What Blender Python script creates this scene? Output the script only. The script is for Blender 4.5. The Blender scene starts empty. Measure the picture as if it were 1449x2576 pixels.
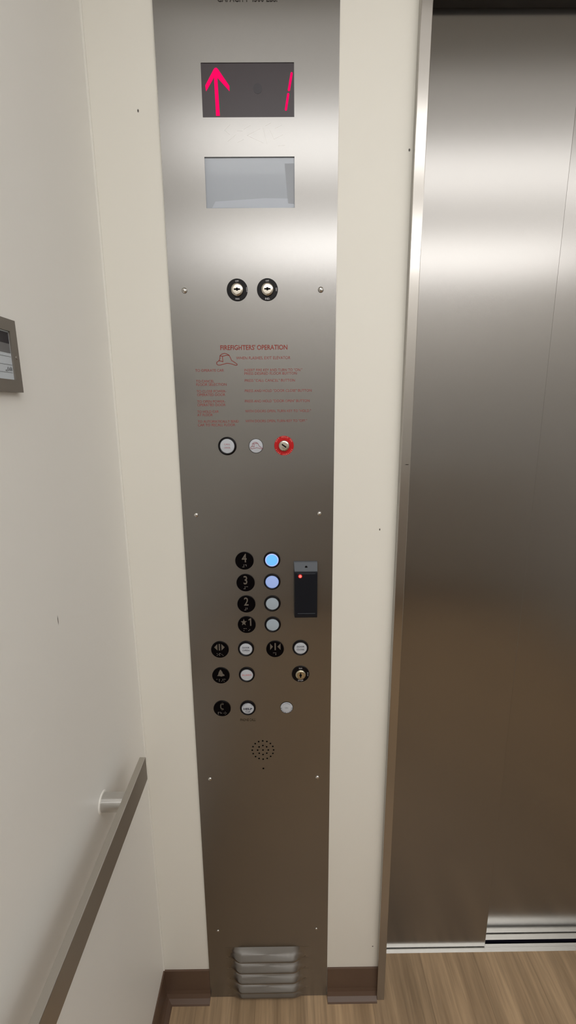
import bpy, bmesh, math
from mathutils import Vector, Matrix
C = bpy.context.scene.collection
PI = math.pi

# ------------------------------------------------------------------ camera
F, PITCH, ROLL, YAW = 1155.45, 0.216812, -0.0082058, 0.0057521
cy, sy, cp, sp = math.cos(YAW), math.sin(YAW), math.cos(PITCH), math.sin(PITCH)
fwd = Vector((sy*cp, cy*cp, -sp)); rgt = Vector((cy, -sy, 0)); upv = rgt.cross(fwd)
cr, sr = math.cos(ROLL), math.sin(ROLL)
r_ = cr*rgt + sr*upv; u_ = -sr*rgt + cr*upv
cd = bpy.data.cameras.new('camera'); cam = bpy.data.objects.new('camera', cd); C.objects.link(cam)
cam.matrix_world = Matrix(((r_.x, u_.x, -fwd.x, 0.0), (r_.y, u_.y, -fwd.y, -0.9042), (r_.z, u_.z, -fwd.z, 1.5), (0, 0, 0, 1)))
cd.sensor_fit = 'VERTICAL'; cd.sensor_height = 36.0; cd.lens = F/2576*36.0; cd.clip_start = 0.01
bpy.context.scene.camera = cam

# ------------------------------------------------------------------ world, exposure
w = bpy.data.worlds.new('world'); bpy.context.scene.world = w; w.use_nodes = True
w.node_tree.nodes['Background'].inputs[0].default_value = (0.02, 0.02, 0.02, 1)
vs = bpy.context.scene.view_settings
vs.view_transform = 'Standard'; vs.look = 'None'; vs.gamma = 1; vs.use_curve_mapping = False
vs.exposure = EXPO = 1.45
LIGHT = 1.28                       # strength of the ceiling light diffusers
CEIL, BACK, LEFT, RIGHT = 2.46, -2.45, -0.3258, 1.95
OPL, OPR, HEAD = 0.245, 1.467, 2.212      # door opening

# ------------------------------------------------------------------ materials
def srgb(r, g, b):
    f = lambda c: (c/255/12.92) if c/255 <= .04045 else ((c/255+.055)/1.055)**2.4
    return (f(r), f(g), f(b), 1)
MATS = {}
K = 2**-EXPO
def mat(name, col, rough=.5, metal=0.0, emit=None, es=0.0, spec=None, aniso=0.0, coat=0.0):
    m = bpy.data.materials.new(name); m.use_nodes = True
    b = m.node_tree.nodes['Principled BSDF']
    b.inputs['Base Color'].default_value = col if len(col) == 4 else (*col, 1)
    b.inputs['Roughness'].default_value = rough; b.inputs['Metallic'].default_value = metal
    if spec is not None: b.inputs['Specular IOR Level'].default_value = spec
    if emit: b.inputs['Emission Color'].default_value = emit; b.inputs['Emission Strength'].default_value = es
    b.inputs['Coat Weight'].default_value = coat
    if aniso: b.inputs['Anisotropic'].default_value = aniso
    MATS[name] = m
    return m
def nodes(m): return m.node_tree.nodes, m.node_tree.links, m.node_tree.nodes['Principled BSDF']
def N(m, t, **kw):
    n = m.node_tree.nodes.new(t)
    for k, v in kw.items(): setattr(n, k, v)
    return n
def noise(m, scale, vec, detail=3, s=1.0, rough=.5):
    mp = N(m, 'ShaderNodeMapping'); mp.inputs['Scale'].default_value = scale
    m.node_tree.links.new(vec, mp.inputs[0])
    n = N(m, 'ShaderNodeTexNoise'); n.inputs['Scale'].default_value = s; n.inputs['Detail'].default_value = detail
    n.inputs['Roughness'].default_value = rough
    m.node_tree.links.new(mp.outputs[0], n.inputs['Vector']); return n.outputs['Fac']
def rng(m, src, a, b, f0=.3, f1=.7):
    n = N(m, 'ShaderNodeMapRange'); L = m.node_tree.links
    n.inputs[1].default_value = f0; n.inputs[2].default_value = f1; n.inputs[3].default_value = a; n.inputs[4].default_value = b
    L.new(src, n.inputs[0]); return n.outputs[0]
def mix(m, fac, a, b, mode='MIX'):
    n = N(m, 'ShaderNodeMix', data_type='RGBA', blend_type=mode); L = m.node_tree.links
    for i, v in ((0, fac), (6, a), (7, b)):
        if isinstance(v, (int, float, tuple)): n.inputs[i].default_value = v
        else: L.new(v, n.inputs[i])
    return n.outputs[2]
def spots(m, pts):
    """dirt flecks at world points: (x, y, z, rx, ry, rz)"""
    L = m.node_tree.links; g = N(m, 'ShaderNodeNewGeometry'); acc = None
    for x, y, z, rx, ry, rz in pts:
        s = N(m, 'ShaderNodeVectorMath', operation='SUBTRACT'); L.new(g.outputs['Position'], s.inputs[0]); s.inputs[1].default_value = (x, y, z)
        d = N(m, 'ShaderNodeVectorMath', operation='DIVIDE'); L.new(s.outputs[0], d.inputs[0]); d.inputs[1].default_value = (rx, ry, rz)
        l = N(m, 'ShaderNodeVectorMath', operation='LENGTH'); L.new(d.outputs[0], l.inputs[0])
        o = rng(m, l.outputs['Value'], 1.0, 0.0, .5, 1.0)
        if acc is None: acc = o
        else:
            a = N(m, 'ShaderNodeMath', operation='MAXIMUM'); L.new(acc, a.inputs[0]); L.new(o, a.inputs[1]); acc = a.outputs[0]
    return acc

def steel(name, col, rough, aniso, streak=(500, 500, 2.0), dots=None, smudge=.02):
    m = mat(name, col, rough, 1.0, aniso=aniso); n, L, b = nodes(m)
    tg = N(m, 'ShaderNodeTangent', direction_type='RADIAL', axis='Z'); L.new(tg.outputs[0], b.inputs['Tangent'])
    tc = N(m, 'ShaderNodeTexCoord')
    st = noise(m, streak, tc.outputs['Object'], 4)
    bl = noise(m, (7, 7, 3), tc.outputs['Object'], 3)
    lo = tuple(c*.992 for c in col[:3]) + (1,); hi = tuple(min(1, c*1.008) for c in col[:3]) + (1,)
    c1 = mix(m, rng(m, st, 0, 1, 0.0, 1.0), lo, hi)
    if dots: c1 = mix(m, spots(m, dots), c1, (.02, .02, .02, 1))
    L.new(c1, b.inputs['Base Color'])
    r1 = rng(m, bl, rough-.006, rough+.006, 0.0, 1.0)
    a = N(m, 'ShaderNodeMath', operation='ADD'); L.new(r1, a.inputs[0]); a.inputs[1].default_value = 0.0
    L.new(a.outputs[0], b.inputs['Roughness'])
    return m
STEEL = steel('brushed_steel', (.288, .280, .270, 1), .265, .78)
STEEL_DOOR = steel('brushed_door_steel', (.292, .281, .268, 1), .26, .78, (900, 900, 2.0))
STEEL_JAMB = steel('jamb_steel', (.42, .40, .375, 1), .20, .6, (700, 700, 2.0), dots=[(.2379, -.011, 1.3958, .0050, .02, .0009)])
STEEL_RAIL = mat('rail_steel', (.52, .495, .455, 1), .40, 1.0)
STEEL_POST = mat('post_steel', (.66, .65, .63, 1), .09, 1.0)
CHROME = mat('nickel', (.62, .58, .51, 1), .17, 1.0)
BRASS = mat('worn_nickel', (.55, .50, .38, 1), .18, 1.0)
SCREWM = mat('screw_steel', (.62, .60, .57, 1), .18, 1.0)
BLACK = mat('black_plastic', (.003, .002, .003, 1), .3, spec=.18)
BLACKM = mat('black_plate', (.0015, .001, .0018, 1), .3, spec=.08)
DARK = mat('dark_cavity', (.004, .004, .004, 1), .8, spec=.1)
RED = mat('red_enamel', (.48, .006, .008, 1), .35, spec=.3)
PLATEINK = mat('raised_metal_characters', (.20, .18, .155, 1), .4, 0.6)
BRAILLE = mat('raised_metal_dots', (.42, .39, .35, 1), .4, .4)
REDINK = mat('red_engraving_fill', srgb(150, 72, 68), .6, spec=.15)
HATINK = mat('dark_red_engraving_fill', srgb(145, 62, 55), .6, spec=.15)
GREYINK = mat('dark_engraving_fill', (.045, .04, .036, 1), .6, spec=.15)
FAINTINK = mat('faint_engraving', (.045, .034, .022, 1), .6, spec=.1)
WHITEINK = mat('white_legend', (.5, .5, .52, 1), .5)
REDLEG = mat('pink_legend_on_red', (.85, .30, .28, 1), .5)
LEGEND = mat('dark_legend', (.05, .055, .08, 1), .5)
LEGRED = mat('red_legend', (.62, .10, .10, 1), .5)
LEGPINK = mat('faded_red_legend', (.42, .19, .22, 1), .5)
HEADM = mat('header_gap_shade', (.035, .032, .029, 1), .5, .3)  # dark colour stands in for the shaded gap above the doors
LENS = mat('milky_lens', (.38, .45, .52, 1), .22, spec=.5, coat=.3)
LENSW = mat('white_lens', (.50, .53, .58, 1), .22, spec=.5, coat=.3)
LENSB = mat('blue_lit_lens', (.10, .25, .5, 1), .25, emit=(.125, .46, 1, 1), es=.85*K)
LENSBR = mat('pale_lit_lens_rim', (.3, .35, .6, 1), .25, emit=(.42, .50, 1, 1), es=.75*K)
LENSL = mat('lavender_lit_lens', (.33, .38, .5, 1), .25, emit=(.22, .40, .98, 1), es=.42*K)
LED_PINK = mat('led_display_red', (.02, .0, .0, 1), .6, spec=0.0, emit=(1.0, .004, .115, 1), es=1.1*K)
LED_RED = mat('led_red', (.1, .01, .01, 1), .3, emit=(1.0, .22, .17, 1), es=1.1*K)
LED_RIM = mat('led_red_rim', (.12, .004, .004, 1), .3, emit=(.6, .01, .01, 1), es=.3)
SMOKE = mat('smoked_display_window', (.034, .024, .030, 1), .30, spec=.45)
SMOKE2 = mat('display_sensor_spot', (.018, .013, .02, 1), .35, spec=.5)
FROST = mat('frosted_display_window', (.37, .405, .46, 1), .16, spec=.5, coat=.2)
FROSTB = mat('frosted_window_band', (.45, .49, .56, 1), .2, spec=.5)
READER = mat('reader_black', (.006, .0078, .0125, 1), .35, spec=.25)
READERTOP = mat('reader_grey_cap', (.085, .095, .11, 1), .45, spec=.3)
PAPER = mat('paper_white', (.52, .565, .61, 1), .6)
PAPERG = mat('paper_grey', (.15, .15, .155, 1), .6)
PAPERK = mat('paper_black', (.028, .025, .03, 1), .6)
FRAMEM = mat('bronze_frame', (.20, .18, .155, 1), .4, .35)
CAULK = mat('caulk', (.80, .78, .73, 1), .5)
SILL = mat('aluminium_sill', (.80, .80, .77, 1), .22, 1.0)
GROOVE = mat('sill_groove_shade', (.010, .009, .016, 1), .6, spec=.1)
TROFFER = mat('light_frame_white', (.8, .8, .78, 1), .5)
DIFF = mat('light_diffuser', (.9, .9, .9, 1), .5, emit=(1.0, .99, .98, 1), es=LIGHT)
DIFF2 = mat('rear_light_diffuser', (.9, .9, .9, 1), .5, emit=(1.0, .99, .985, 1), es=LIGHT*1.6)

def groove_shade(bm):  # puts the shade inside the sill grooves into their face colour
    for f in bm.faces:
        c = f.calc_center_median()
        if c.z < .0004 and c.z > -.0195 and all(v.co.z > -.019 for v in f.verts) and (.112 < c.y < .1226 or .1498 < c.y < .1602): f.material_index = 1
def paint(name, col, peel=.12, dots=None, rough=.42):
    m = mat(name, col, rough, spec=.35); n, L, b = nodes(m)
    g = N(m, 'ShaderNodeNewGeometry')
    c1 = mix(m, rng(m, noise(m, (1.3, 1.3, 1.1), g.outputs['Position'], 3), 0, 1), tuple(c*.975 for c in col[:3])+(1,), tuple(min(1, c*1.02) for c in col[:3])+(1,))
    if dots: c1 = mix(m, spots(m, dots), c1, (.06, .05, .04, 1))
    L.new(c1, b.inputs['Base Color'])
    bp = N(m, 'ShaderNodeBump'); bp.inputs['Strength'].default_value = peel; bp.inputs['Distance'].default_value = .002
    mk = rng(m, noise(m, (5, 5, 5), g.outputs['Position'], 2), 0, 1, .42, .66)
    h = N(m, 'ShaderNodeMath', operation='MULTIPLY'); L.new(mk, h.inputs[0])
    L.new(noise(m, (150, 150, 150), g.outputs['Position'], 3), h.inputs[1])
    L.new(h.outputs[0], bp.inputs['Height']); L.new(bp.outputs[0], b.inputs['Normal'])
    return m
WALLF = paint('cream_paint', (.80, .78, .715, 1), .03, dots=[(-.243, .003, 1.998, .0018, .02, .0032), (.2199, .003, 1.938, .0020, .02, .0030),
    (.1923, .003, 1.2617, .0016, .02, .0030), (.2127, .003, .160, .0022, .02, .0022)])
WALLL = paint('cream_paint_side', (.83, .82, .785, 1), .12, dots=[(LEFT, -.2952, 1.211, .02, .0012, .0085)])
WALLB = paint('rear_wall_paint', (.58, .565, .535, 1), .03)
CEILM = mat('ceiling_white', (.80, .785, .75, 1), .6)
LUMI = mat('luminous_ceiling_diffuser', (.80, .79, .76, 1), .6, emit=(1, .98, .95, 1), es=.25)
WAINS = mat('added_wainscot', (.50, .45, .395, 1), .45)
VINYL = mat('brown_vinyl_base', (.115, .070, .047, 1), .33, spec=.4)
n_, L_, b_ = nodes(VINYL)
g_ = N(VINYL, 'ShaderNodeNewGeometry'); bp_ = N(VINYL, 'ShaderNodeBump'); bp_.inputs['Strength'].default_value = .15; bp_.inputs['Distance'].default_value = .001
L_.new(noise(VINYL, (60, 60, 60), g_.outputs['Position'], 3), bp_.inputs['Height']); L_.new(bp_.outputs[0], b_.inputs['Normal'])

def floor_mat():
    m = mat('wood_plank_vinyl', (.2, .14, .09, 1), .38, spec=.4); n, L, b = nodes(m)
    g = N(m, 'ShaderNodeNewGeometry'); sep = N(m, 'ShaderNodeSeparateXYZ'); L.new(g.outputs['Position'], sep.inputs[0])
    def M(op, a, bb, c=None):
        k = N(m, 'ShaderNodeMath', operation=op)
        for i, v in enumerate((a, bb, c)):
            if v is None: continue
            if isinstance(v, (int, float)): k.inputs[i].default_value = v
            else: L.new(v, k.inputs[i])
        return k.outputs[0]
    u = M('DIVIDE', M('ADD', sep.outputs[0], 10*.152-.062), .152)
    idx = M('FLOOR', u, 0); fr = M('FRACT', u, 0)
    yy = M('ADD', sep.outputs[1], M('MULTIPLY', idx, .437))
    idy = M('FLOOR', M('DIVIDE', yy, .92), 0)
    cb = N(m, 'ShaderNodeCombineXYZ'); L.new(idx, cb.inputs[0]); L.new(idy, cb.inputs[1])
    wn = N(m, 'ShaderNodeTexWhiteNoise', noise_dimensions='2D'); L.new(cb.outputs[0], wn.inputs['Vector'])
    off = N(m, 'ShaderNodeCombineXYZ'); L.new(sep.outputs[0], off.inputs[0]); L.new(yy, off.inputs[1]); L.new(M('MULTIPLY', wn.outputs['Value'], 9.0), off.inputs[2])
    gr = noise(m, (38, 2.2, 1), off.outputs[0], 5, rough=.6)
    gr2 = noise(m, (180, 7, 1), off.outputs[0], 4, rough=.6)
    big = noise(m, (11, 1.6, 1), off.outputs[0], 3)
    A = srgb(143, 120, 93); B = srgb(194, 166, 132); D = srgb(122, 107, 87)
    c = mix(m, rng(m, gr, 0, 1, .3, .7), A, B)
    c = mix(m, rng(m, gr2, 0, .55, .45, .8), c, D)
    c = mix(m, rng(m, big, 0, .5, .55, .75), c, srgb(139, 121, 99))
    tint = mix(m, wn.outputs['Value'], (.86, .86, .86, 1), (1.08, 1.06, 1.04, 1))
    c = mix(m, 1.0, c, tint, 'MULTIPLY')
    e = M('MINIMUM', fr, M('SUBTRACT', 1.0, fr))
    seam = rng(m, e, 1, 0, .004, .016)
    c = mix(m, M('MULTIPLY', seam, .22), c, (.03, .02, .012, 1))
    L.new(c, b.inputs['Base Color'])
    L.new(rng(m, gr2, .33, .48), b.inputs['Roughness'])
    bp = N(m, 'ShaderNodeBump'); bp.inputs['Strength'].default_value = .12; bp.inputs['Distance'].default_value = .001
    L.new(gr2, bp.inputs['Height']); L.new(bp.outputs[0], b.inputs['Normal'])
    return m
FLOORM = floor_mat()

# ------------------------------------------------------------------ helpers
WORLD = {}
def tag(o, label=None, cat=None, group=None, kind=None):
    if label: o['label'] = label
    if cat: o['category'] = cat
    if group: o['group'] = group
    if kind: o['kind'] = kind
    return o
def link(name, data, parent=None, loc=(0, 0, 0)):
    o = bpy.data.objects.new(name, data); C.objects.link(o)
    loc = Vector(loc); WORLD[o.name] = loc
    if parent: o.parent = parent; o.location = loc - WORLD[parent.name]
    else: o.location = loc
    return o
def obj(name, bm, m, parent=None, loc=(0, 0, 0), smooth=False):
    me = bpy.data.meshes.new(name); bmesh.ops.recalc_face_normals(bm, faces=bm.faces)
    bm.to_mesh(me); bm.free()
    for k in (m if isinstance(m, (list, tuple)) else [m]): me.materials.append(k)
    if smooth:
        for p in me.polygons: p.use_smooth = True
        try: me.set_sharp_from_angle(angle=math.radians(35))
        except Exception: pass
    return link(name, me, parent, loc)
def thing(name, label, cat, loc=(0, 0, 0), group=None):
    return tag(link(name, None, None, loc), label, cat, group)
def struct(name, bm, m, label, cat='structure'):
    o = obj(name, bm, m); return tag(o, label, cat, kind='structure')
def box(bm, x0, x1, y0, y1, z0, z1, bev=0, mi=0):
    r = bmesh.ops.create_cube(bm, size=1.0)
    for v in r['verts']:
        v.co = Vector((x0+(v.co.x+.5)*(x1-x0), y0+(v.co.y+.5)*(y1-y0), z0+(v.co.z+.5)*(z1-z0)))
    fs = {f for v in r['verts'] for f in v.link_faces}
    for f in fs: f.material_index = mi
    if bev:
        bmesh.ops.bevel(bm, geom=list({e for v in r['verts'] for e in v.link_edges}), offset=bev, segments=2, affect='EDGES', profile=.5)
    return bm
def nb(): return bmesh.new()
def lathe(bm, prof, n=48, mi=0, cx=0, cz=0):
    """profile of (radius, outwards) about the axis that points out of the panel (-y)"""
    rings = []
    for r, h in prof:
        if r < 1e-6: rings.append([bm.verts.new((cx, -h, cz))])
        else: rings.append([bm.verts.new((cx+r*math.cos(2*PI*i/n), -h, cz+r*math.sin(2*PI*i/n))) for i in range(n)])
    for a, b in zip(rings, rings[1:]):
        for i in range(n):
            j = (i+1) % n
            if len(a) == 1 and len(b) == 1: continue
            if len(a) == 1: f = bm.faces.new((a[0], b[i], b[j]))
            elif len(b) == 1: f = bm.faces.new((a[i], a[j], b[0]))
            else: f = bm.faces.new((a[i], a[j], b[j], b[i]))
            f.material_index = mi
    return bm
def prism(bm, pts, y0, y1, mi=0):
    """polygon in x,z extruded between two depths"""
    a = [bm.verts.new((x, y0, z)) for x, z in pts]; b = [bm.verts.new((x, y1, z)) for x, z in pts]
    n = len(pts); fs = [bm.faces.new(a), bm.faces.new(b[::-1])]
    for i in range(n): fs.append(bm.faces.new((a[i], a[(i+1) % n], b[(i+1) % n], b[i])))
    for f in fs: f.material_index = mi
    return bm
def extr_x(bm, prof, x0, x1, mi=0):
    """profile in y,z extruded along x"""
    a = [bm.verts.new((x0, y, z)) for y, z in prof]; b = [bm.verts.new((x1, y, z)) for y, z in prof]
    n = len(prof); fs = [bm.faces.new(a), bm.faces.new(b[::-1])]
    for i in range(n): fs.append(bm.faces.new((a[i], a[(i+1) % n], b[(i+1) % n], b[i])))
    for f in fs: f.material_index = mi
    return bm
def stroke(bm, pts, w, y0, y1, closed=False):
    """a line of constant width in x,z, slightly raised"""
    n = len(pts)
    for i in range(n if closed else n-1):
        a = Vector(pts[i]); b = Vector(pts[(i+1) % n]); d = (b-a)
        if d.length < 1e-7: continue
        d.normalize(); p = Vector((-d.y, d.x))*w/2; a2 = a-d*w*.25; b2 = b+d*w*.25
        prism(bm, [tuple(a2+p), tuple(a2-p), tuple(b2-p), tuple(b2+p)], y0, y1)
    return bm
_tc = {}
def text_me(s, align='CENTER', off=0.0):
    k = (s, align, round(off, 4))
    if k not in _tc:
        cu = bpy.data.curves.new('t', 'FONT'); cu.body = s; cu.size = 1.0; cu.align_x = align; cu.align_y = 'BOTTOM_BASELINE'
        cu.resolution_u = 3; cu.offset = off; cu.extrude = 0.0
        o = bpy.data.objects.new('t', cu); C.objects.link(o)
        dg = bpy.context.evaluated_depsgraph_get(); me = bpy.data.meshes.new_from_object(o.evaluated_get(dg))
        bpy.data.objects.remove(o)
        xs = [v.co.x for v in me.vertices]; _tc[k] = (me, min(xs) if xs else 0, max(xs) if xs else 1)
    return _tc[k]
CAPH = 0.73
def text(bm, s, x, z, cap, y=-.0003, width=None, align='CENTER', rot=0.0, wscale=1.0, bold=0.0):
    """lettering lying on a face that looks towards -y; z is the baseline"""
    sc = cap/CAPH; me, x0, x1 = text_me(s, align, bold/sc*.8); sx = sc*wscale
    if width: sx = width/(x1-x0)
    ca, sa = math.cos(rot), math.sin(rot)
    for k in [0]:
        vm = []
        for v in me.vertices:
            px, pz = v.co.x*sx+k, v.co.y*sc
            vm.append(bm.verts.new((x+px*ca-pz*sa, y-abs(k)*.01, z+px*sa+pz*ca)))
        for p in me.polygons:
            try: bm.faces.new([vm[i] for i in p.vertices])
            except ValueError: pass
    return bm
def arc_text(bm, s, x, z, rad, cap, a_mid, step, y, inside=False, wscale=1.0):
    """letters round a circle; a_mid in degrees, 90 = top; inside=True runs along the bottom, upright"""
    n = len(s)
    for i, ch in enumerate(s):
        if ch == ' ': continue
        k = i-(n-1)/2
        if inside: a = math.radians(a_mid+k*step); rot = a+PI/2; rr = rad+cap/2
        else: a = math.radians(a_mid-k*step); rot = a-PI/2; rr = rad-cap/2
        text(bm, ch, x+rr*math.cos(a), z+rr*math.sin(a), cap, y, rot=rot, wscale=wscale)
    return bm

# ------------------------------------------------------------------ room shell
T = .12
struct('floor', box(nb(), LEFT-T, RIGHT+T, BACK-T, .0925, -.08, 0), FLOORM, 'wood look plank vinyl floor of the elevator cab', 'floor')
struct('ceiling', box(nb(), LEFT-T, RIGHT+T, BACK-T, .40, CEIL, CEIL+.08), CEILM, 'pale ceiling of the elevator cab', 'ceiling')
struct('wall_left', box(nb(), LEFT-T, LEFT, BACK-T, .10, 0, CEIL), WALLL, 'cream painted left side wall with orange peel texture', 'wall')
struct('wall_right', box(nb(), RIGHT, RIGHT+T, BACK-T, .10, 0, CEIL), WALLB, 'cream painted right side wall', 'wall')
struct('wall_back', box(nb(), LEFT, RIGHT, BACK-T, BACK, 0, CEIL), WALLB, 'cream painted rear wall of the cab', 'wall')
bm = nb(); box(bm, LEFT, RIGHT, BACK, BACK+.018, .10, 1.06); struct('trim_1', bm, WAINS, 'unseen wainscot added on the rear wall to darken the steel reflections', 'trim')  # invented out of view to darken the lower reflections in the steel
bm = nb()
box(bm, LEFT, -.2035, .003, .09, 0, CEIL)
box(bm, .0925, .229, .003, .09, 0, CEIL)
box(bm, -.2035, .0925, .003, .09, 2.30, CEIL)
box(bm, .229, 1.483, .003, .09, 2.30, CEIL)
box(bm, 1.483, RIGHT, .003, .09, 0, CEIL)
struct('wall_front', bm, WALLF, 'cream painted front return wall beside the control panel', 'wall')
# caulk in the corner
bm = nb(); prism(bm, [(LEFT, 0.093), (LEFT+.0035, 0.093), (LEFT+.0035, CEIL), (LEFT, CEIL)], .0, .003)
struct('trim_2', bm, CAULK, 'thin caulk bead in the corner left of the control panel', 'trim')
# ragged caulk along the panel edge
import random
rd = random.Random(4)
bm = nb()
z = .1
pl = [(.0962, .10)]; pr = [(.0962, .10)]
while z < 2.28:
    z += rd.uniform(.012, .05); pr.append((.0972+rd.uniform(0, .0012), min(z, 2.28)))
pts = pr[1:] + [(.0960, 2.28), (.0960, .10)]
prism(bm, pts, .0012, .003)
struct('trim_3', bm, CAULK, 'ragged caulk line down the right edge of the control panel', 'trim')

# jambs, header
bm = nb(); box(bm, .2255, OPL, -.0115, .10, 0, 2.30, .0012); struct('trim_4', bm, STEEL_JAMB, 'brushed steel door jamb right of the cream strip', 'trim')
bm = nb(); box(bm, OPR, OPR+.0195, -.0115, .10, 0, 2.30, .0012); struct('trim_5', bm, STEEL_JAMB, 'brushed steel door jamb on the far side of the opening', 'trim')
bm = nb(); box(bm, OPL, OPR, .088, .30, HEAD, 2.46); struct('trim_6', bm, HEADM, 'header over the elevator doors, coloured dark for the shaded gap', 'trim')
# sill with a running groove
prof = [(.0925, -.02), (.0925, .0012), (.1035, .0012), (.1037, .0007), (.1043, .0007), (.1045, .0012), (.1122, .0012), (.1122, -.012), (.1224, -.012), (.1224, .0012),
        (.150, .0012), (.150, -.012), (.160, -.012), (.160, .0012), (.20, .0012), (.20, -.02)]
bm = nb(); extr_x(bm, prof, .20, 1.50); groove_shade(bm)
struct('trim_7', bm, [SILL, GROOVE], 'grooved aluminium sill under the elevator doors', 'trim')
bm = nb(); box(bm, .20, 1.50, .1122, .1224, -.0125, -.0105); struct('trim_8', bm, DARK, 'dark strip for the shade at the bottom of the sill groove', 'trim')

# doors
def door(name, x0, x1, y0, y1, lab):
    bm = nb(); box(bm, x0, x1, y0, y1, .0032, HEAD+.05, .0012)
    struct(name, bm, STEEL_DOOR, lab, 'door')
door('door_1', .225, .5575, .1045, .128, 'brushed steel elevator door leaf nearest the control panel')
door('door_2', .53, .8560, .1385, .162, 'brushed steel elevator door leaf set back behind the first')
door('door_3', .8570, 1.185, .1385, .162, 'second set-back elevator door leaf')
door('door_4', 1.155, 1.485, .1045, .128, 'far steel elevator door leaf')
bm = nb(); box(bm, .10, 1.60, .20, .24, -.05, CEIL); struct('trim_9', bm, DARK, 'dark hoistway behind the elevator doors', 'trim')

# baseboards (cove base with a toe)
def cove(h=.0925):
    return [(.003, 0), (.003, h), (.0005, h), (-.0005, h-.0012), (-.0005, .026), (-.002, .016), (-.007, .008), (-.0165, .0035), (-.0185, .0012), (-.0185, 0)]
bm = nb(); extr_x(bm, cove(), LEFT, -.2078)
tag(obj('baseboard_front', bm, VINYL), 'brown vinyl cove base left of the control panel', 'baseboard', kind='structure')
bm = nb(); extr_x(bm, cove(), .0975, .2255)
tag(obj('baseboard_front', bm, VINYL), 'brown vinyl cove base between control panel and door jamb', 'baseboard', kind='structure')
bm = nb()
pr = [(-(y-.003)+LEFT, z) for y, z in cove()]
a = [bm.verts.new((x, BACK, z)) for x, z in pr]; b = [bm.verts.new((x, .003, z)) for x, z in pr]
bm.faces.new(a); bm.faces.new(b[::-1])
for i in range(len(pr)): bm.faces.new((a[i], a[(i+1) % len(pr)], b[(i+1) % len(pr)], b[i]))
tag(obj('baseboard_left', bm, VINYL), 'brown vinyl cove base along the left wall', 'baseboard', kind='structure')
bm = nb(); box(bm, LEFT, RIGHT, BACK, BACK+.02, 0, .10); tag(obj('baseboard_back', bm, VINYL), 'brown vinyl base along the rear wall', 'baseboard', kind='structure')

# ceiling lights
def ceiling_light(y0, y1, lab, dm=None):
    x0, x1 = -.27, 1.90
    t = thing('ceiling_light', lab, 'ceiling light', ((x0+x1)/2, (y0+y1)/2, CEIL), 'long ceiling lights of the cab')
    o = obj('frame', box(nb(), x0-.012, x1+.012, y0-.012, y1+.012, CEIL-.020, CEIL-.0085), TROFFER, None); o.parent = t; o.location = -WORLD[t.name]
    n = 12; ym = (y0+y1)/2; hw = (y1-y0)/2
    prof = [(ym-hw*math.cos(PI*i/n), CEIL-.020-.070*math.sin(PI*i/n)**.6) for i in range(n+1)]
    bm = nb(); extr_x(bm, prof, x0, x1)
    o = obj('diffuser', bm, dm or DIFF, None, smooth=True); o.parent = t; o.location = -WORLD[t.name]
lp = thing('ceiling_light_panel', 'large softly glowing ceiling diffuser panel between the long lights', 'ceiling light', ((LEFT+RIGHT)/2, -1.4, CEIL))
bm = nb(); box(bm, LEFT+.01, RIGHT-.01, -2.40, -.46, CEIL-.008, CEIL-.0005)
o = obj('diffuser', bm, LUMI, None); o.parent = lp; o.location = -WORLD[lp.name]
ceiling_light(-1.12, -.82, 'long ceiling light above the camera, nearer the doors')
ceiling_light(-2.28, -1.78, 'long ceiling light near the rear wall', DIFF2)

# ------------------------------------------------------------------ control panel
PX = -.0555
panel = thing('control_panel', 'tall brushed steel elevator control panel with displays, key switches and buttons', 'control panel', (PX, 0, 0))
# faceplate with real openings
bm = nb(); box(bm, -.2075, .0965, 0, .003, .0008, 2.29)
fp = obj('faceplate', bm, STEEL, panel)
cut = nb()
D1 = (-.1335, .0213, 1.9862, 2.0644); D2 = (-.1337, .0214, 1.8488, 1.9277)
box(cut, D1[0], D1[1], -.01, .02, D1[2], D1[3]); box(cut, D2[0], D2[1], -.01, .02, D2[2], D2[3])
def cyl(bm, x, z, r, n=14):
    prism(bm, [(x+r*math.cos(2*PI*i/n), z+r*math.sin(2*PI*i/n)) for i in range(n)], -.01, .02)
SX, SZ = -.0562, .7470
for i in range(16): cyl(cut, SX+.0243*math.cos(i*PI/8), SZ+.0240*math.sin(i*PI/8), .0020)
for i in range(8): cyl(cut, SX+.0121*math.cos(i*PI/4), SZ+.0118*math.sin(i*PI/4), .0020)
cyl(cut, SX, SZ, .0020); cyl(cut, -.0562, .6982, .0022)
bmesh.ops.recalc_face_normals(cut, faces=cut.faces)
cm = bpy.data.meshes.new('cut'); cut.to_mesh(cm); cut.free()
co = bpy.data.objects.new('cut', cm); C.objects.link(co)
co.location = (0, 0, 0)
md = fp.modifiers.new('b', 'BOOLEAN'); md.operation = 'DIFFERENCE'; md.object = co; md.solver = 'EXACT'
bpy.context.view_layer.update()
dg = bpy.context.evaluated_depsgraph_get()
# the plate mesh is written in world coordinates; its object sits at the world origin through the parent
me2 = bpy.data.meshes.new_from_object(fp.evaluated_get(dg)); fp.modifiers.clear(); fp.data = me2
bpy.data.objects.remove(co); 

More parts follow.
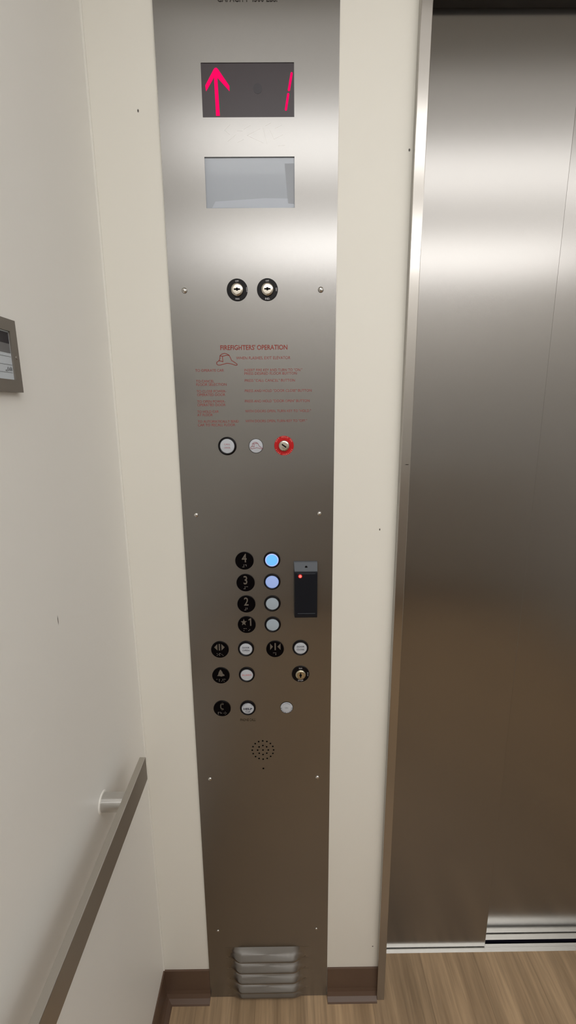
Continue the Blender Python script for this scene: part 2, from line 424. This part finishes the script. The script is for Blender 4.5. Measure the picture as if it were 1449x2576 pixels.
def P(name, bm, m, parent=panel, x=0, z=0, y=0, smooth=False, label=None):
    o = obj(name, bm, m, parent, (x, y, z), smooth)
    if label: o['label'] = label
    return o
bm = nb(); box(bm, -.2020, .0910, .055, .060, .01, 2.28); box(bm, -.2020, -.2005, .0032, .055, .01, 2.28); box(bm, .0895, .0910, .0032, .055, .01, 2.28)
P('back_box', bm, DARK)
bm = nb(); lathe(bm, [(0, 0), (.030, 0), (.030, .006), (0, .006)], 32); P('speaker', bm, DARK, x=SX, z=SZ, y=.011, label='dark speaker behind the drilled holes')
bm = nb(); lathe(bm, [(0, 0), (.005, 0), (.005, .006), (0, .006)], 20); P('microphone', bm, DARK, x=-.0562, z=.6982, y=.011)

# red floor display
fd = P('floor_display', box(nb(), D1[0]-.003, D1[1]+.003, .0010, .008, D1[2]-.003, D1[3]+.003), SMOKE, label='smoked dark display window')
bm = nb()
ax, top = -.1083, 2.0576
w0, w1 = .0034, .0031
pts = [(ax-.0031+.0003, 1.9889), (ax+.0036, 1.9889), (ax+.0016, 2.0435), (ax+.0212, 2.0243), (ax+.0212, 2.0318), (ax+.0030, 2.0558), (ax+.0005, 2.0576), (ax-.0018, 2.0574), (ax-.0042, 2.0552), (ax-.0192, 2.0323), (ax-.0180, 2.0243), (ax-.0040, 2.0440)]
prism(bm, pts, .0004, .0012); P('direction_arrow', bm, LED_PINK, fd, label='glowing pink-red up arrow')
def seg(xa, za, xb, zb, w=.0042):
    a, b = Vector((xa, za)), Vector((xb, zb)); d = (b-a).normalized(); p = Vector((-d.y, d.x))*w/2
    return [tuple(a), tuple(a+p*.9+d*w*.35), tuple(b+p*.9-d*w*.35), tuple(b), tuple(b-p*.9-d*w*.35), tuple(a-p*.9+d*w*.35)]
bm = nb(); prism(bm, seg(.0177, 2.0512, .0121, 2.0238), .0004, .0012); prism(bm, seg(.0117, 2.0216, .0069, 1.9956), .0004, .0012)
P('floor_digit', bm, LED_PINK, fd, label='glowing pink-red slanted digit 1')
bm = nb(); lathe(bm, [(0, 0), (.0075, 0), (.0075, .0002), (0, .0002)], 32); P('sensor_spot', bm, SMOKE2, fd, x=-.0399, z=2.028, y=.0009)
# blank grey window
bw = P('blank_display_window', box(nb(), D2[0]-.003, D2[1]+.003, .0024, .008, D2[2]-.003, D2[3]+.003), FROST, label='pale grey frosted blank window')
bm = nb()
prism(bm, [(-.1240, 1.8500), (.0120, 1.8495), (.0200, 1.8510), (.0200, 1.8640), (-.0300, 1.8650), (-.1180, 1.8600)], .0022, .0026)
P('adhesive_strip', bm, FROSTB, bw)
bm = nb(); prism(bm, [(.0045, 1.9180), (.0205, 1.9180), (.0205, 1.8560), (.0100, 1.8570), (.0080, 1.8850)], .0019, .0024)
P('tape_patch', bm, mat('grey_tape', (.28, .30, .335, 1), .3), bw)

# screws
for i, (x, z) in enumerate([(-.1799, 1.7152), (.0683, 1.7150), (-.1802, 1.2963), (.0683, 1.2968), (-.1800, .6715), (.0680, .6725), (-.1795, .2225), (.0680, .2245)]):
    r = .0052 if i < 2 else (.0047 if i < 6 else .0033)
    bm = nb(); lathe(bm, [(r, 0), (r*.97, r*.18), (r*.82, r*.42), (r*.55, r*.60), (r*.25, r*.68), (0, r*.70)], 24)
    s = P('screw', bm, SCREWM, x=x, z=z, smooth=True)
    bm = nb()
    for k in (-1, 1): lathe(bm, [(r*.16, r*.4), (r*.16, r*.67), (0, r*.67)], 10, cx=k*r*.38*.8, cz=k*r*.38*.6)
    P('spanner_holes', bm, DARK, s, x=x, z=z)

# key switches
def key_switch(x, z, bezel, legends, rb=.0190, rm=.0113, metal=None, slot=0.0, ink=None, arcs=(), lab=None, plug=True):
    metal = metal or CHROME; ink = ink or WHITEINK
    bm = nb(); lathe(bm, [(rb, 0), (rb, .0013), (rb-.0006, .0018), (rm-.0006, .0018), (rm-.0006, 0)], 64)
    k = P('key_switch', bm, bezel, x=x, z=z, smooth=True, label=lab)
    bm = nb(); lathe(bm, [(rm, .0), (rm, .0040), (rm*.96, .0052), (rm*.86, .0061), (rm*.70, .0066), (rm*.68, .0062), (rm*.40, .0064), (0, .0064)], 64)
    P('key_cylinder', bm, metal, k, x=x, z=z, smooth=True)
    bm = nb(); ca, sa = math.cos(slot), math.sin(slot)
    def rp(px, pz): return (px*ca-pz*sa, px*sa+pz*ca)
    hw, hh = rm*.50, rm*.115
    prism(bm, [rp(-hw, -hh), rp(hw, -hh), rp(hw, hh), rp(-hw, hh)], -.0067, -.0060)
    if plug: prism(bm, [rp(rm*.24*math.cos(2*PI*i/16), rm*.24*math.sin(2*PI*i/16)) for i in range(16)], -.0068, -.0060)
    P('keyway', bm, DARK, k, x=x, z=z)
    bm = nb()
    for s, dx, dz, cap, rot in legends: text(bm, s, dx, dz, cap, -.00195, rot=rot, bold=.00008)
    for s, am, st, cap, ins, rad in arcs: arc_text(bm, s, 0, 0, rad, cap, am, st, -.00195, ins)
    P('switch_legend', bm, ink, k, x=x, z=z)
rb = .019
key_switch(-.0838, 1.7155, BLACK, [('OFF', 0, .0133, .0026, 0), ('FAN', 0, -.0166, .0028, 0), ('LIGHT', .0165, 0, .0022, -PI/2)], lab='black ringed key switch marked FAN')
key_switch(-.0289, 1.7157, BLACK, [('OFF', 0, .0133, .0026, 0), ('IND.', 0, -.0172, .0034, 0), ('ON', .0150, 0, .0026, -PI/2)], lab='black ringed key switch marked IND.')
key_switch(-.0015, 1.4337, RED, [], rb=.0190, rm=.0106, slot=-.62, ink=REDLEG, plug=False,
           arcs=[('OFF HOLD ON', 90, 12.0, .0030, False, .0172), ('FIRE SERVICE', -90, 11.6, .0030, True, -.0172+.0344-.0000)], lab='red ringed fire service key switch')
key_switch(.0297, .9384, BLACK, [('RUN', 0, .0132, .0025, 0), ('STOP', 0, -.0166, .0036, 0), ('KEY OUT', .0150, 0, .0016, -PI/2)], rb=.0192, rm=.0114, metal=BRASS, slot=PI/2, lab='black ringed RUN STOP key switch')

# buttons
def button(x, z, lens, legend=None, ink=None, ring=True, rl=.0138, ro=.0174, rim=None, lab=None):
    bm = nb()
    if ring:
        lathe(bm, [(ro, 0), (ro, .0022), (ro-.0008, .0034), (rl+.0012, .0040), (rl+.0003, .0034), (rl+.0003, .0)], 64)
        bt = P('push_button', bm, BLACK, x=x, z=z, smooth=True, label=lab); base = .0018
    else:
        lathe(bm, [(rl+.0006, 0), (rl+.0006, .0006), (rl, .0008), (rl, 0)], 64)
        bt = P('indicator_lamp', bm, BLACKM, x=x, z=z, smooth=True, label=lab); base = .0004
    bm = nb(); lathe(bm, [(rl, 0), (rl, base), (rl*.94, base+.0010), (rl*.85, base+.0013), (0, base+.0015)], 64)
    if rim:
        for f in bm.faces:
            c = f.calc_center_median(); f.material_index = 1 if math.hypot(c.x, c.z) > rl*.86 else 0
    P('button_lens', bm, [lens, rim] if rim else lens, bt, x=x, z=z, smooth=True)
    if legend:
        bm = nb(); yy = -(base+.0017)
        legend(bm, yy)
        P('button_legend', bm, ink, bt, x=x, z=z)
    return bt
button(-.0288, 1.2003, LENSB, rim=LENSBR, lab='floor button glowing bright blue beside number 4')
button(-.0291, 1.1526, LENSL, lab='floor button glowing pale lavender beside number 3')
button(-.0294, 1.1040, LENS, lab='unlit floor button beside number 2')
button(-.0294, 1.0560, LENS, lab='unlit floor button beside the star and 1')
def two(a, b, cap=.0030, w=.0150):
    def f(bm, y): text(bm, a, 0, .0022, cap, y, width=w, bold=.0001); text(bm, b, 0, -.0044, cap, y, width=w, bold=.0001)
    return f
button(-.0876, 1.0003, LENSW, two('DOOR', 'OPEN', .0038, .0150), LEGEND, lab='door open button')
button(.0298, 1.0010, LENSW, two('DOOR', 'CLOSE', .0038, .0162), LEGEND, lab='door close button')
button(-.0876, .9382, LENSW, lambda bm, y: text(bm, 'ALARM', 0, -.0012, .0040, y, width=.0205), LEGRED, lab='alarm button with red lettering')
def helpleg(bm, y):
    text(bm, 'HELP', 0, -.0030, .0052, y, width=.0195, bold=.0004)
    text(bm, 'Call', 0, -.0092, .0040, y, width=.0100, bold=.0001)
    arc_text(bm, 'PUSH', 0, 0, .0125, .0030, 122, 15, y); arc_text(bm, 'TO', 0, 0, .0125, .0030, 47, 17, y)
button(-.0876, .8560, LENSW, helpleg, LEGEND, lab='help call button')
button(-.1121, 1.4338, LENSW, two('CALL', 'CANCEL', .0030, .0125), LEGPINK, rl=.0143, ro=.0178, lab='call cancel button with faded red lettering')

# fire helmet outline, shared by panel engraving and lamp
HAT = [(-.0190, -.0060), (-.0192, -.0090), (-.0170, -.0110), (-.0130, -.0112), (-.0080, -.0098), (.0000, -.0080), (.0080, -.0090), (.0150, -.0115), (.0185, -.0117), (.0192, -.0098), (.0140, -.0060), (.0090, -.0030), (.0070, .0015), (.0045, .0065), (.0000, .0090), (-.0040, .0098), (-.0090, .0085), (-.0125, .0055), (-.0128, .0000), (-.0150, -.0035)]
def hat(bm, s, y0, y1, wd, ox=0, oz=0):
    q = lambda L: [(x*s+ox, z*s+oz) for x, z in L]
    stroke(bm, q(HAT), wd, y0, y1, True)
    stroke(bm, q([(-.0125, .0055), (-.0080, .0045), (-.0075, -.0055), (-.0110, -.0040), (-.0150, -.0035)]), wd, y0, y1)
    stroke(bm, q([(-.0080, .0045), (-.0010, .0062), (.0045, .0062)]), wd, y0, y1)
def hatleg(bm, y): hat(bm, .60, y, y-.0001, .0010, 0.001, .0015)
button(-.0562, 1.4334, LENSW, hatleg, LEGPINK, ring=False, rl=.0136, lab='fire helmet indicator lamp')
def recleg(bm, y):
    arc_text(bm, 'SIGNAL', 0, 0, .0118, .0028, 90, 17, y)
    arc_text(bm, 'RECEIVED', 0, 0, .0118, .0038, -90, 25, y, True)
    text(bm, 'CALL', 0, -.0008, .0030, y, width=.0075)
button(-.0015, .8556, LENSW, recleg, LEGEND, ring=False, rl=.0137, lab='small round indicator lamp marked RECEIVED')

# tactile plates
BR = {'#': '3456', 'a': '1', 'b': '12', 'c': '14', 'd': '145', 'm': '134', 'in': '35', 'o': '135', 'p': '1234', 'en': '26', 'l': '123', 'ar': '345', 'h': '125', '5': '5', ' ': ''}
def braille(bm, cells, cx, cz, pitch=.0052):
    n = len(cells)
    for i, cdots in enumerate(cells):
        x0 = cx+(i-(n-1)/2)*pitch
        for d in BR[cdots]:
            d = int(d)-1
            lathe(bm, [(.00068, .0019), (.0005, .0023), (0, .0025)], 8, cx=x0+(-.00115 if d < 3 else .00115), cz=cz+.0023-(d % 3)*.0023)
def plate(x, z, cells, draw, lab, bz=-.0108):
    bm = nb(); lathe(bm, [(.0190, 0), (.0190, .0015), (.0185, .0019), (0, .0019)], 64)
    p = P('tactile_plate', bm, BLACKM, x=x, z=z, smooth=True, label=lab)
    bm = nb(); draw(bm, -.0026); P('raised_character', bm, PLATEINK, p, x=x, z=z)
    bm = nb(); braille(bm, cells, 0, bz); P('braille_dots', bm, BRAILLE, p, x=x, z=z)
def num(s):
    return lambda bm, y: text(bm, s, .0, -.0025, .0188, y, wscale=.80, bold=.0004)
def star(bm, y):
    pts = []
    for i in range(10):
        r = .0076 if i % 2 == 0 else .0032
        pts.append((-.0060+r*.85*math.cos(PI/2+i*PI/5), .0060+r*1.05*math.sin(PI/2+i*PI/5)))
    prism(bm, pts, y, -.0018); prism(bm, [(.0072, -.0020), (.0072, .0120), (.0040, .0100), (.0040, .0125), (.0078, .0152), (.0098, .0152), (.0098, -.0020)], y, -.0018)
plate(-.0854, 1.1990, ['#', 'd'], num('4'), 'black plate with raised 4')
plate(-.0843, 1.1510, ['#', 'c'], num('3'), 'black plate with raised 3')
plate(-.0840, 1.1035, ['#', 'b'], num('2'), 'black plate with raised 2')
plate(-.0845, 1.0564, ['m', 'a', 'in'], star, 'black plate with raised star and 1')
def tri(bm, y, x0, x1, zc, h): prism(bm, [(x0, zc-h/2), (x0, zc+h/2), (x1, zc)], y, -.0018)
def d_open(bm, y):
    tri(bm, y, -.0050, -.0118, .0062, .0148); tri(bm, y, .0036, .0105, .0062, .0148)
    prism(bm, [(-.0022, -.0012), (.0006, -.0012), (.0006, .0140), (-.0022, .0140)], y, -.0018)
def d_close(bm, y):
    tri(bm, y, -.0105, -.0045, .0062, .0150); tri(bm, y, .0118, .0052, .0062, .0150)
    prism(bm, [(-.0010, -.0018), (.0018, -.0018), (.0018, .0145), (-.0010, .0145)], y, -.0018)
def bell(bm, y):
    prism(bm, [(-.0080, .0000), (-.0060, .0022), (-.0050, .0060), (-.0035, .0105), (-.0018, .0122), (-.0018, .0142), (.0012, .0142), (.0012, .0122), (.0032, .0100), (.0046, .0050), (.0078, .0026), (.0080, .0004), (.0040, -.0004), (.0010, -.0016), (-.0016, -.0004)], y, -.0018)
def phone(bm, y):
    L = [(.0022, .0138), (-.0008, .0128), (-.0026, .0090), (-.0028, .0040), (-.0010, -.0004), (.0014, -.0020)]
    stroke(bm, L, .0022, y, -.0018)
    stroke(bm, [(.0000, .0132), (.0028, .0118)], .0030, y, -.0018); stroke(bm, [(-.0004, -.0014), (.0022, -.0004)], .0034, y, -.0018)
plate(-.1438, .9990, ['o', 'p', 'en'], d_open, 'black plate with raised door open arrows')
plate(-.0251, .9990, ['c', 'l'], d_close, 'black plate with raised door close arrows')
plate(-.1441, .9370, ['a', 'l', 'ar', 'm'], bell, 'black plate with raised bell')
plate(-.1446, .8555, ['p', 'h', '5', 'o'], phone, 'black plate with raised telephone handset')

# engraved lettering
bm = nb()
text(bm, "FIREFIGHTERS' OPERATION", -.1192, 1.6120, .0088, width=.1251, align='LEFT', bold=.00018)
hat(bm, 1.0, -.0003, -.0001, .00115, -.1073, 1.5962)
P('firefighter_heading', bm, HATINK, label='dark red heading and helmet outline')
bm = nb()
def ln(s, x0, x1, zt, cap=.0050): text(bm, s, x0, zt-cap/2, cap, width=x1-x0, align='LEFT')
ln('WHEN FLASHES, EXIT ELEVATOR', -.0895, .0121, 1.5976, .0054)
ln('TO OPERATE CAR', -.1676, -.1137, 1.5757); ln('INSERT FIRE KEY AND TURN TO "ON."', -.0752, .0335, 1.5757); ln('PRESS DESIRED FLOOR BUTTON', -.0752, .0235, 1.5695)
ln('TO CANCEL', -.1671, -.1330, 1.5562); ln('FLOOR SELECTION', -.1672, -.1101, 1.5501); ln('PRESS "CALL CANCEL" BUTTON', -.0752, .0197, 1.5568)
ln('TO CLOSE POWER-', -.1671, -.1105, 1.5375); ln('OPERATED DOOR', -.1663, -.1130, 1.5312); ln('PRESS AND HOLD "DOOR CLOSE" BUTTON', -.0755, .0514, 1.5379)
ln('TO OPEN POWER-', -.1668, -.1130, 1.5187); ln('OPERATED DOOR', -.1668, -.1130, 1.5124); ln('PRESS AND HOLD "DOOR OPEN" BUTTON', -.0760, .0477, 1.5188)
ln('TO HOLD CAR', -.1675, -.1265, 1.4998); ln('AT FLOOR', -.1675, -.1380, 1.4937); ln('WITH DOORS OPEN, TURN KEY TO "HOLD."', -.0754, .0508, 1.5001)
ln('TO AUTOMATICALLY SEND', -.1675, -.0889, 1.4812); ln('CAR TO RECALL FLOOR', -.1678, -.0960, 1.4746); ln('WITH DOORS OPEN, TURN KEY TO "OFF."', -.0755, .0431, 1.4814)
P('instruction_text', bm, REDINK, label='small red firefighter instructions')
bm = nb(); text(bm, 'CAPACITY 4500 LBS.', -.1028, 2.1472, .0098, width=.0971, align='LEFT', bold=.0002)
P('capacity_text', bm, GREYINK)
bm = nb(); text(bm, 'PHONE CALL', -.0885, .8225, .0065, width=.0340, bold=.0001)
P('phone_text', bm, FAINTINK)
# scratched letters between the displays
bm = nb()
ZM = .00092; XM = .000655
def sc(*pp):
    stroke(bm, [(-.1110+(px/6.586)*XM, 1.9950-(py/6.586)*.000585) for px, py in pp], .0004, -.00004, .0001)
for L in [[(235, 215), (135, 310), (220, 385)], [(330, 385), (180, 500)], [(350, 325), (440, 325)], [(460, 465), (350, 520)], [(580, 235), (460, 300)], [(740, 290), (520, 400), (800, 530)],
          [(790, 260), (860, 545)], [(830, 245), (930, 195)], [(910, 310), (980, 465), (1130, 395)], [(1000, 285), (1120, 230)], [(1050, 575), (1170, 565)]]: sc(*L)
P('scratched_letters', bm, steel('scratch_steel', (.288, .277, .262, 1), .29, .80), label='faint scratched letters')

# louvers at the foot
def louver(ztop, h, dep, x0, x1):
    bm = nb(); nx, nz = 60, 22; g = []
    for j in range(nz+1):
        t = j/nz; zz = ztop-t*h
        pr = (min(t/.66, 1) if t < .62 else (.94+.06*math.sin((t-.62)/.08*PI/2) if t < .70 else (math.cos((t-.70)/.20*PI/2) if t < .9 else 0)))
        row = []
        for i in range(nx+1):
            s = i/nx; e = min(s, 1-s)/.20; k = math.sin(min(e, 1)*PI/2)**2 if e < 1 else 1
            row.append(bm.verts.new((x0+s*(x1-x0), -dep*max(pr, 0)*k-.0001, zz-.0015*(1-k)*(1 if t > .3 else 0))))
        g.append(row)
    for j in range(nz):
        for i in range(nx): bm.faces.new((g[j][i], g[j+1][i], g[j+1][i+1], g[j][i+1]))
    P('louver', bm, STEEL, smooth=True)
for zt, h, dep in ((.168, .0350, .0195), (.1310, .0345, .0190), (.0945, .0335, .0185), (.0595, .0310, .0175), (.0300, .0260, .0120)):
    louver(zt, h, dep, -.1640, .0490)

# ------------------------------------------------------------------ card reader
rd_x0, rd_x1 = .0158, .0648
reader = thing('card_reader', 'slim black card reader with a red light and grey cap, beside the floor buttons', 'card reader', ((rd_x0+rd_x1)/2, 0, 1.0765))
bm = nb(); n0 = [(0, 1.0765), (-.0135, 1.0770), (-.0150, 1.0850), (-.0150, 1.1790), (-.0006, 1.1790+.0165), (0, 1.1955)]
def taper(bm, prof, x0, x1, k):
    a = [bm.verts.new((x0-y*k, y, z)) for y, z in prof]; b = [bm.verts.new((x1+y*k*.25, y, z)) for y, z in prof]
    n = len(prof); bm.faces.new(a); bm.faces.new(b[::-1])
    for i in range(n): bm.faces.new((a[i], a[(i+1) % n], b[(i+1) % n], b[i]))
taper(bm, [(-.0003, 1.0765), (-.0130, 1.0768), (-.0150, 1.0830), (-.0150, 1.1765), (-.0145, 1.1780), (-.0003, 1.1780)], rd_x0, rd_x1, .14)
bmesh.ops.bevel(bm, geom=list(bm.edges), offset=.0006, segments=2, affect='EDGES')
P('housing', bm, READER, reader)
bm = nb(); taper(bm, [(-.0003, 1.1780), (-.0130, 1.1782), (-.0128, 1.1796), (-.0050, 1.1955), (-.0003, 1.1965)], rd_x0, rd_x1, .14)
P('mounting_cap', bm, READERTOP, reader, label='grey sloping mounting cap')
bm = nb(); zc = 1.1868; 
for i in range(1): lathe(bm, [(.0026, .0070), (.0026, .0098), (0, .0098)], 20, cx=.0415, cz=zc)
P('screw', bm, DARK, reader)
bm = nb(); lathe(bm, [(.0042, .0140), (.0042, .0155), (.0030, .0158), (0, .0158)], 24, cx=.0290, cz=1.1692)
o = P('status_light', bm, LED_RIM, reader, smooth=True)
bm = nb(); lathe(bm, [(.0030, .0150), (.0028, .0164), (.0016, .0172), (0, .0174)], 24, cx=.0290, cz=1.1692)
P('status_light_core', bm, LED_RED, o, smooth=True, label='red lit bulb')
bm = nb()
box(bm, .0235, .0600, -.0154, -.0149, 1.1740, 1.1746)
P('trim_line', bm, READERTOP, reader)
bm = nb(); box(bm, .0235, .0600, -.0154, -.0149, 1.0868, 1.0876)
P('trim_line', bm, READERTOP, reader)

# ------------------------------------------------------------------ certificate frame on the left wall
FX = LEFT+.008
cert = thing('certificate_frame', 'small dark metal certificate frame on the left wall', 'frame', (LEFT, -.39, 1.5245))
y0, y1, z0, z1 = -.460, -.3232, 1.5243, 1.6062; bw_ = .0128
bm = nb()
for q in ((y0, y1, z0, z0+.0140), (y0, y1, z1-.0135, z1), (y0, y0+bw_, z0+.014, z1-.0135), (y1-bw_, y1, z0+.014, z1-.0135)):
    box(bm, LEFT, FX, q[0], q[1], q[2], q[3])
P('frame_border', bm, FRAMEM, cert)
pz0, pz1 = z0+.014, z1-.0135
pp = P('certificate_paper', box(nb(), LEFT+.0005, LEFT+.0058, y0+.012, y1-.012, pz0-.001, pz1+.001), PAPER, cert)
bm = nb(); box(bm, LEFT+.0058, LEFT+.0060, y0+.012, y1-.0138, pz1-.0140, pz1-.0015); P('heading_band', bm, PAPERK, pp, label='black heading band')
bm = nb(); box(bm, LEFT+.0058, LEFT+.0060, y0+.012, y1-.0138, pz1-.0245, pz1-.0140); P('grey_band', bm, PAPERG, pp, label='grey band')
bm = nb()
def wl(ya, za, yb, zb, t=.0003):
    a = Vector((ya, za)); b = Vector((yb, zb)); d = (b-a).normalized(); p = Vector((-d.y, d.x))*t/2
    vs_ = [bm.verts.new((LEFT+.0061, *(q))) for q in (tuple(a+p), tuple(a-p), tuple(b-p), tuple(b+p))]; bm.faces.new(vs_)
for zz in (1.5643, 1.5550, 1.5462): wl(y0+.015, zz, y1-.0145, zz)
hs = [(-.3520, 1.5475), (-.3500, 1.5490), (-.3490, 1.5470), (-.3475, 1.5500), (-.3460, 1.5525), (-.3455, 1.5478), (-.3440, 1.5495), (-.3425, 1.5520), (-.3420, 1.5480), (-.3405, 1.5500), (-.3400, 1.5530), (-.3390, 1.5480), (-.3375, 1.5520)]
for a, b in zip(hs, hs[1:]): wl(*a, *b, .0005)
P('certificate_writing', bm, PAPERK, pp, label='ruled lines and handwriting')
bm = nb(); lathe(bm, [(.0022, 0), (.0018, .0008), (0, .001)], 16)
bmesh.ops.rotate(bm, verts=bm.verts, matrix=Matrix.Rotation(PI/2, 3, 'Z'))
o = obj('screw', bm, FRAMEM, cert, (FX, y1-.0060, 1.5640), True)

# ------------------------------------------------------------------ handrail
RX0, RX1, RZ0, RZ1, RY1 = -.2840, -.2720, .8046, .8543, -.1430
rail = thing('handrail', 'flat brushed steel handrail bar on round posts along the left wall', 'handrail', (LEFT, -1.25, .832))
P('rail_bar', box(nb(), RX0, RX1, -2.35, RY1, RZ0, RZ1, .0012), STEEL_RAIL, rail)
for yy in (-.224, -1.25, -2.25):
    bm = nb(); lathe(bm, [(0, 0), (.0158, 0), (.0158, RX0-LEFT+.001), (0, RX0-LEFT+.001)], 48)
    bmesh.ops.rotate(bm, verts=bm.verts, matrix=Matrix.Rotation(PI/2, 3, 'Z'))
    p = P('rail_post', bm, STEEL_POST, rail, x=LEFT, y=yy, z=.832, smooth=True)
    bm = nb(); lathe(bm, [(.0190, 0), (.0180, .0016), (.0158, .0020)], 40)
    bmesh.ops.rotate(bm, verts=bm.verts, matrix=Matrix.Rotation(PI/2, 3, 'Z'))
    P('caulk_ring', bm, CAULK, p, x=LEFT, y=yy, z=.832, smooth=True, label='white caulk ring')
